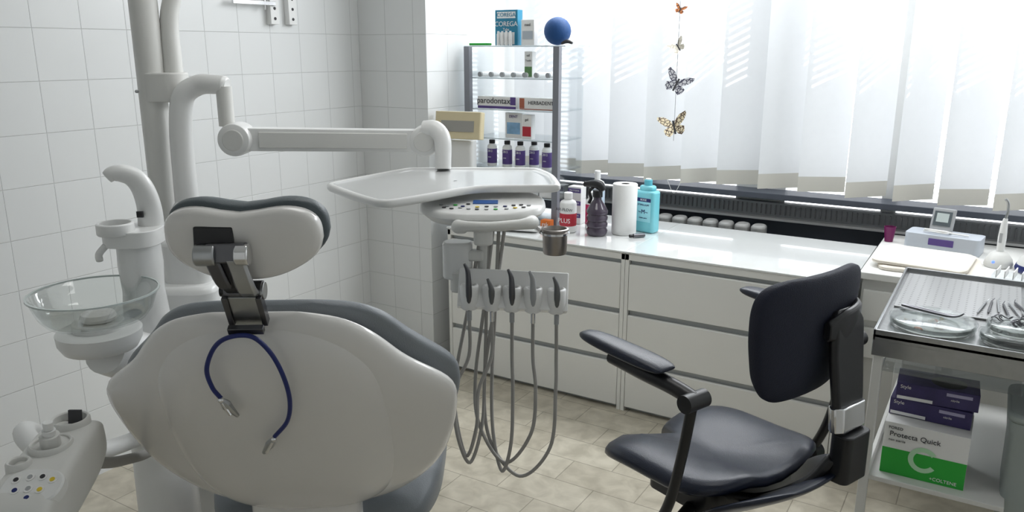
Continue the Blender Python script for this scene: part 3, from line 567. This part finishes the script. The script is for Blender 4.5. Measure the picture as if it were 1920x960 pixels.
for sx in(-1,1):
    X=sx*.335
    b=B(); b.lens((X,-.13,.93),(1,0,0),(0,1,.03),(0,-.03,1),[(0,.025),(.015,.036),(.10,.040),(.22,.036),(.285,.028),(.30,.012)],.016,.014,NAVY,rows=24,n=28,e=.7); b.obj('armrest_pad',so,sharp=60)
    b=B(); b.tube([(X,.06,.905),(X,-.05,.90),(X,-.15,.895),(X,-.215,.885)],[.018,.021,.020,.020],BLACK,12); b.cyl((X-.035,-.215,.882),(X+.035,-.215,.882),.022,BLACK)
    b.tube([(X,-.21,.87),(X,-.19,.74),(X,-.16,.60),(X,-.12,.50)],.0135,BLACK,10); b.tube([(X,-.13,.51),(X*.8,-.10,.45),(X*.3,-.04,.44)],.018,BLACK,10); b.cyl((X-.02,-.125,.50),(X+.02,-.125,.50),.028,BLACK)
    b.obj('armrest_frame',so)
b=B(); b.rbox((0,0,.474),(.24,.24,.08),BLACK,.03); b.cyl((0,0,.09),(0,0,.44),.026,CHROME); b.cyl((0,0,.10),(0,0,.28),.036,BLACK); b.tube([(.05,.05,.44),(.16,.14,.43),(.21,.18,.42)],.007,BLACK,8); b.obj('column',so,bevel=.003)
b=B()
for k in range(5):
    a=R(72*k+20); c_,s_=math.cos(a),math.sin(a); b.tube([(0,0,.12),(c_*.12,s_*.12,.105),(c_*.27,s_*.27,.075)],[.035,.026,.017],BLACK,10)
b.lathe([(.045,.07),(.05,.10),(.04,.15)],(0,0,0),BLACK); b.obj('star_base',so)
for k in range(5):
    a=R(72*k+20); c_,s_=math.cos(a),math.sin(a); b=B(); 
    for sg in(-1,1): 
        px,py=c_*.27-s_*.014*sg,s_*.27+c_*.014*sg; b.cyl((px-s_*.008,py+c_*.008,.028),(px+s_*.008,py-c_*.008,.028),.028,BLACK,n=20)
    b.cyl((c_*.27,s_*.27,.03),(c_*.27,s_*.27,.075),.009,STEEL); b.obj('caster',so)
# ---------------------------------------------------------------- corner table at the window
ct=thing('side_cabinet','white low cabinet with drawer beside the window','cabinet',(.17,3.80,0))
b=B(); b.box((0,.0,.385),(1.18,.76,.77),OFFW); b.box((0,-.01,.785),(1.20,.80,.03),LAM); b.obj('body',ct,bevel=.004)
for i in range(2): B().box((-.42,-.388,.66-.16*i),(.32,.02,.13),LAM).obj('drawer',ct,bevel=.004)
tw=mat('cream_towel',(.80,.75,.67),.95,bump=.8)
def cloth(name,x,y,z,w,d,h,rz,seed,label,m):
    b=B(); lay=[]
    for zz,k in((0,1.0),(.25,1.015),(.5,1.0),(.75,1.012),(1,.985)):
        ring=[]
        for i in range(48):
            a=2*math.pi*i/48; c_,s_=math.cos(a),math.sin(a); ring.append(Vector((w/2*math.copysign(abs(c_)**.22,c_)*k,d/2*math.copysign(abs(s_)**.22,s_)*k,zz*h+.002*math.sin(3*a+seed)*zz+.001*math.sin(7*a)*zz)))
        lay.append(ring)
    for k in(.8,.5,.2,.03): lay.append([Vector((p.x*k,p.y*k,h+.001*math.sin(9*k+seed))) for p in lay[0]])
    b.loft(lay,m); return b.obj(name,loc=(x,y,z),rot=(0,0,R(rz)),label=label,category='towel',sharp=70)
cloth('folded_towel',-.20,3.65,.8005,.38,.36,.016,6,1,'cream folded cloth stack on the side cabinet',tw)
cloth('folded_towel',-.22,3.64,.8205,.35,.33,.014,-5,2,'cream folded cloth lying on another cloth',tw)
B().rbox((0,0,.0375),(.30,.14,.075),mat('pale_blue_case',(.50,.54,.60),.4),.02).box((0,-.0715,.045),(.10,.003,.03),PURPLE).obj('instrument_case',loc=(-.17,3.965,.801),rot=(0,0,R(-8)),bevel=.008,label='pale blue plastic case on the side cabinet',category='case')
dv=thing('apex_locator','small grey handheld device leaning upright on the case','device',(-.19,3.965,.877),-12)
B().rbox((0,0,.055),(.095,.022,.11),GREYP,.01).obj('device_body',dv,rot=(R(-18),0,0),bevel=.005); B().box((0,-.0125,.062),(.072,.002,.065),mat('device_screen',(.10,.12,.13),.2)).box((0,-.0137,.066),(.050,.002,.040),mat('device_display',(.50,.56,.55),.2)).obj('screen',dv,rot=(R(-18),0,0))
b=B(); b.tube([(-.06,-.03,.006),(-.02,-.050,.012),(.04,-.045,.010),(.03,-.02,.012),(-.04,-.02,.012),(-.05,-.04,.016),(.02,-.05,.018),(.06,-.03,.010),(.12,-.02,.006)],.004,PAPER,8); b.obj('cable',dv)
B().lathe([(.018,0),(.026,.07),(.024,.07),(.017,.004),(0,.004)],(0,0,0),mat('berry_plastic',(.16,.01,.09),.4),24).obj('plastic_cup',loc=(-.400,4.02,.801),label='small berry coloured plastic cup near the window sill',category='cup')
cl=thing('curing_light','white curing lamp handpiece standing on its charger base','curing light',(.045,3.78,.801),-20)
B().loft([[Vector((w*math.cos(2*math.pi*k/32),d*math.sin(2*math.pi*k/32),z)) for k in range(32)] for w,d,z in((.050,.060,0),(.053,.063,.01),(.048,.055,.03),(.035,.04,.05),(.022,.026,.062))],OFFW).obj('charger_base',cl,sharp=50)
B().sph((-.0,-.053,.024),.007,mat('blue_led',(.05,.1,1),.3,emit=4),10).obj('indicator_led',cl)
B().tube([(0,0,.055),(0,0,.12),(0,0,.17),(.002,0,.20)],[.014,.016,.013,.008],WHITE,16).box((0,-.016,.12),(.010,.003,.04),GREYP).obj('lamp_handpiece',cl)
B().tube([(.002,0,.20),(.006,0,.23),(.004,-.004,.265),(-.006,-.01,.28)],.0055,STEEL,10).obj('light_guide',cl)
d2=thing('ultrasonic_scaler','rounded white desktop device with blue band','device',(.19,3.74,.801),-15)
B().lathe([(.085,0),(.09,.015),(.085,.03)],(0,0,0),BLUE,36).lathe([(.083,.03),(.075,.055),(.045,.085),(.02,.12),(.0,.125)],(0,0,0),OFFW,36).obj('device_body',d2)
B().tube([(-.03,0,.09),(-.01,0,.15),(.04,0,.20)],[.012,.010,.006],WHITE,12).obj('handpiece',d2)
b=B(); b.box((0,0,.02),(.20,.10,.04),ACR); 
for i in range(7): b.box((-.085+i*.028,0,.045),(.004,.09,.03),PAPER)
b.box((0,0,.006),(.2,.1,.012),PAPER)
b.obj('bur_rack',loc=(.13,3.48,.801),rot=(0,0,R(-8)),bevel=.001,label='clear and white plastic bur rack on the side cabinet',category='rack')
# ---------------------------------------------------------------- steel cart
ca_=thing('instrument_cart','white framed instrument cart with stainless steel top','cart',(.12,2.915,0))
W,D=.76,.83
CTOP=mat('cart_steel',(.42,.42,.42),.25,1,var=.3,nscale=70)
b=B(); b.box((0,0,.838),(W,D,.012),CTOP)
for s in(-1,1): b.box((s*(W/2-.004),0,.84),(.008,D,.036),STEEL); b.box((0,s*(D/2-.004),.84),(W,.008,.036),STEEL)
b.box((0,-D/2+.006,.80),(W,.012,.05),STEEL)
b.obj('steel_top',ca_,bevel=.002)
for sx in(-1,1):
    for sy in(-1,1): B().box((sx*(W/2-.02),sy*(D/2-.02),.43),(.028,.028,.80),OFFW).obj('leg',ca_,bevel=.003)
for sx in(-1,1):
    for sy in(-1,1): B().cyl((sx*(W/2-.02)-.012,sy*(D/2-.02),.03),(sx*(W/2-.02)+.012,sy*(D/2-.02),.03),.03,DARK).obj('caster',ca_)
B().box((-.17,0,.365),(.38,D-.04,.016),OFFW).box((-.352,0,.39),(.012,D-.04,.05),OFFW).obj('lower_shelf',ca_,bevel=.002)
B().box((-.17,.02,.71),(.38,D-.10,.010),ACR).box((-.36,0,.71),(.012,D-.06,.02),OFFW).obj('middle_shelf',ca_,bevel=.002)
def petri(x,y,r,lab,z=.8445):
    o=thing('petri_dish',lab,'dish',(x,y,z),group='petri dishes on the cart')
    B().lathe([(0,0),(r,0),(r+.002,.002),(r+.002,.022),(r,.022),(r-.002,.004),(0,.003)],(0,0,0),GLASS,56).obj('dish_base',o,sharp=50)
    B().lathe([(r+.006,.012),(r+.007,.027),(r+.004,.030),(0,.030),(0,.0285),(r+.002,.028),(r+.004,.012)],(0,0,0),GLASS,56).obj('dish_lid',o,sharp=50)
    B().cyl((0,0,.0032),(0,0,.0042),r-.006,PAPER,n=48).obj('paper_liner',o)
    return o
petri(-.115,2.655,.115,'round clear glass petri dish holding small parts')
petri(.10,2.62,.085,'round clear glass petri dish holding wires and clamps')
petri(.10,2.62,.070,'smaller clear glass petri dish stacked on a larger one',.875)
rnd=random.Random(3)
for i in range(14):
    a=rnd.uniform(0,6.28); d_=rnd.uniform(.0,.085); x=-.115+d_*math.cos(a); y=2.655+d_*math.sin(a)*.9
    B().tube([(-.012,0,.003),(0,.006,.004),(.014,-.002,.003)],[.003,.004,.002],rnd.choice([STEEL,GUN,ORANGE,BEIGE]),8,4).obj('dental_bur',loc=(x,y,.849),rot=(0,0,rnd.uniform(0,6)),label='tiny dental part lying in the petri dish',category='dental part',group='small parts in the petri dish')
for i in range(8):
    x=.09+rnd.uniform(-.045,.045); y=2.62+rnd.uniform(-.04,.04); r_=.013
    B().tube([(r_*math.cos(t),r_*1.4*math.sin(t),.004+.006*math.sin(2*t)) for t in [k*.7 for k in range(9)]],.0018,GUN,6,5).obj('rubber_dam_clamp',loc=(x,y,.9075),rot=(0,0,rnd.uniform(0,6)),label='small bent steel clamp on the glass dish',category='clamp',group='steel clamps on the dishes')
tz=thing('tweezers','steel tweezers with bent tips lying across the dish','tweezers',(-.115,2.69,.877),-20)
for s in(-1,1): B().tube([(-.10,s*.003,.004),(-.04,s*.007,.004),(.04,s*.005,.004),(.07,s*.002,.010),(.085,0,.022)],[.004,.005,.004,.003,.002],GUN,8).obj('arm',tz)
MT=bpy.data.materials.new('dotted_steel'); MT.use_nodes=True; nt=MT.node_tree; p=nt.nodes['Principled BSDF']; tc=nt.nodes.new('ShaderNodeTexCoord'); vo=nt.nodes.new('ShaderNodeTexVoronoi'); vo.inputs['Scale'].default_value=42; vo.inputs['Randomness'].default_value=0
rp=nt.nodes.new('ShaderNodeValToRGB'); rp.color_ramp.elements[0].position=.22; rp.color_ramp.elements[0].color=(.08,.08,.08,1); rp.color_ramp.elements[1].position=.30; rp.color_ramp.elements[1].color=(.48,.48,.48,1)
nt.links.new(tc.outputs['Object'],vo.inputs['Vector']); nt.links.new(vo.outputs['Distance'],rp.inputs[0]); nt.links.new(rp.outputs[0],p.inputs['Base Color']); p.inputs['Metallic'].default_value=.8; p.inputs['Roughness'].default_value=.3
B().box((0,0,.003),(.36,.46,.005),MT).obj('steel_plate',loc=(-.06,3.04,.8445),bevel=.001,label='flat perforated steel tray plate on the cart',category='tray')
for i in range(6):
    b=B(); b.tube([(0,-.085,.004),(0,-.05,.004),(0,.05,.004),(0,.07,.004),(.006,.085,.009)],[.002,.004,.004,.002,.001],(STEEL,GUN)[i%2],8,4)
    b.obj('dental_probe',loc=(.010+i*.022,2.93+.02*(i%3),.851),rot=(0,0,R(-8+i*5)),label='slim steel dental probe lying on the perforated plate',category='probe',group='steel probes on the cart')
# boxes on cart
o=carton('paper_box',-.085,2.66,.3735,.235,.19,.172,PAPER,'white and green carton on the lower cart shelf','box',[(0,.043,.234,.086,GREEN)],[('FORED',.013,-.085,.155,TXTD),('Protecta Quick',.023,-.030,.135,TXTD),('non sterile',.011,-.078,.115,TXTD),('+COLTENE',.015,.060,.014,TXTW)])
b=B(); ring=[]
for k in range(22):
    a=R(35+290*k/21); ring.append((math.cos(a),math.sin(a)))
vs=[(x*.042,-.0966,.068+y*.042) for x,y in ring]+[(x*.027,-.0966,.068+y*.027) for x,y in ring]
b.add(vs,[[i,i+1,23+i,22+i] for i in range(21)],mat('mint_print',(.50,.78,.52),.5)); b.obj('printed_emblem',o)
for k in range(2):
    o=carton('glove_box',-.085+.008*k,2.69,.5465+k*.0575,.228,.13,.056,DPURP,'dark violet glove carton stacked on the cart shelf','box',[(-.06,.008,.10,.010,TXTW),(.06,.042,.07,.010,mat('pale_violet',(.45,.42,.6),.5))],[('Style',.016,-.088,.044,TXTW),('nitrile',.010,.05,.026,TXTW)],rz=5*k-2,group='stacked glove cartons')
    B().lathe([(.0,.0),(.05,.0),(.045,.0012),(0,.0012)],(.03,0,.0559),BLACK,24).obj('box_opening',o)
for k in range(4):
    B().rbox((0,0,.006),(.14,.09,.012),[PAPER,GREYP,PAPER,LAM][k],.01).obj('plastic_pouch',loc=(-.16+k*.04,2.72+k*.05,.7155+.0125*k),rot=(0,0,R(12*k)),bevel=.002,label='flat packaged supply lying on the clear cart shelf',category='package',group='packages on the cart shelf')
BN=mat('sage_plastic',(.38,.43,.42),.45)
bn=thing('waste_bin','sage grey boxy plastic waste bin standing beside the cart','waste bin',(.262,2.70,0))
B().loft([[Vector((p[0]*k,p[1]*k,z)) for p in [(.14*math.copysign(abs(math.cos(a))**.25,math.cos(a)),.13*math.copysign(abs(math.sin(a))**.25,math.sin(a))) for a in [2*math.pi*i/56 for i in range(56)]]] for k,z in((.90,.0),(.93,.02),(1,.58),(1.04,.59),(1.04,.62))],BN).obj('bin_body',bn,sharp=40)
B().rbox((0,0,.635),(.30,.28,.03),BN,.04).obj('lid',bn,bevel=.01)
# ---------------------------------------------------------------- lights
def area(name,loc,rot,sx,sy,e,col=(1,1,1)):
    l=bpy.data.lights.new(name,'AREA'); l.shape='RECTANGLE'; l.size=sx; l.size_y=sy; l.energy=e; l.color=col
    o=bpy.data.objects.new(name,l); COL.objects.link(o); o.location=loc; o.rotation_euler=[R(a) for a in rot]; return o
area('window_fill_added',(-.8,3.92,2.42),(-46,0,0),3.0,.5,50,(.95,.975,1))  # fill added inside the window, above view, to strengthen the daylight
area('ceiling_fill_added',(-1.3,1.8,2.70),(0,0,0),1.0,.6,7,(1,.99,.97))  # unseen overhead panel added to brighten the room
s=bpy.data.lights.new('sun','SUN'); s.energy=7; s.angle=R(.4); s.color=(1,.98,.95)
so_=bpy.data.objects.new('sun',s); COL.objects.link(so_); so_.rotation_euler=Vector((-.35,1,1.0)).to_track_quat('Z','Y').to_euler()
w=bpy.data.worlds.new('world'); SC.world=w; w.use_nodes=True; bg=w.node_tree.nodes['Background']; bg.inputs[0].default_value=(.93,.965,1,1); bg.inputs[1].default_value=2.8
cam=bpy.data.cameras.new('camera'); cam.lens=28.125; cam.sensor_width=36; cam.clip_start=.02
co=bpy.data.objects.new('camera',cam); COL.objects.link(co); co.location=(0,0,1.67); co.rotation_euler=(R(75.5),0,R(31.5)); SC.camera=co
SC.view_settings.view_transform='Standard'
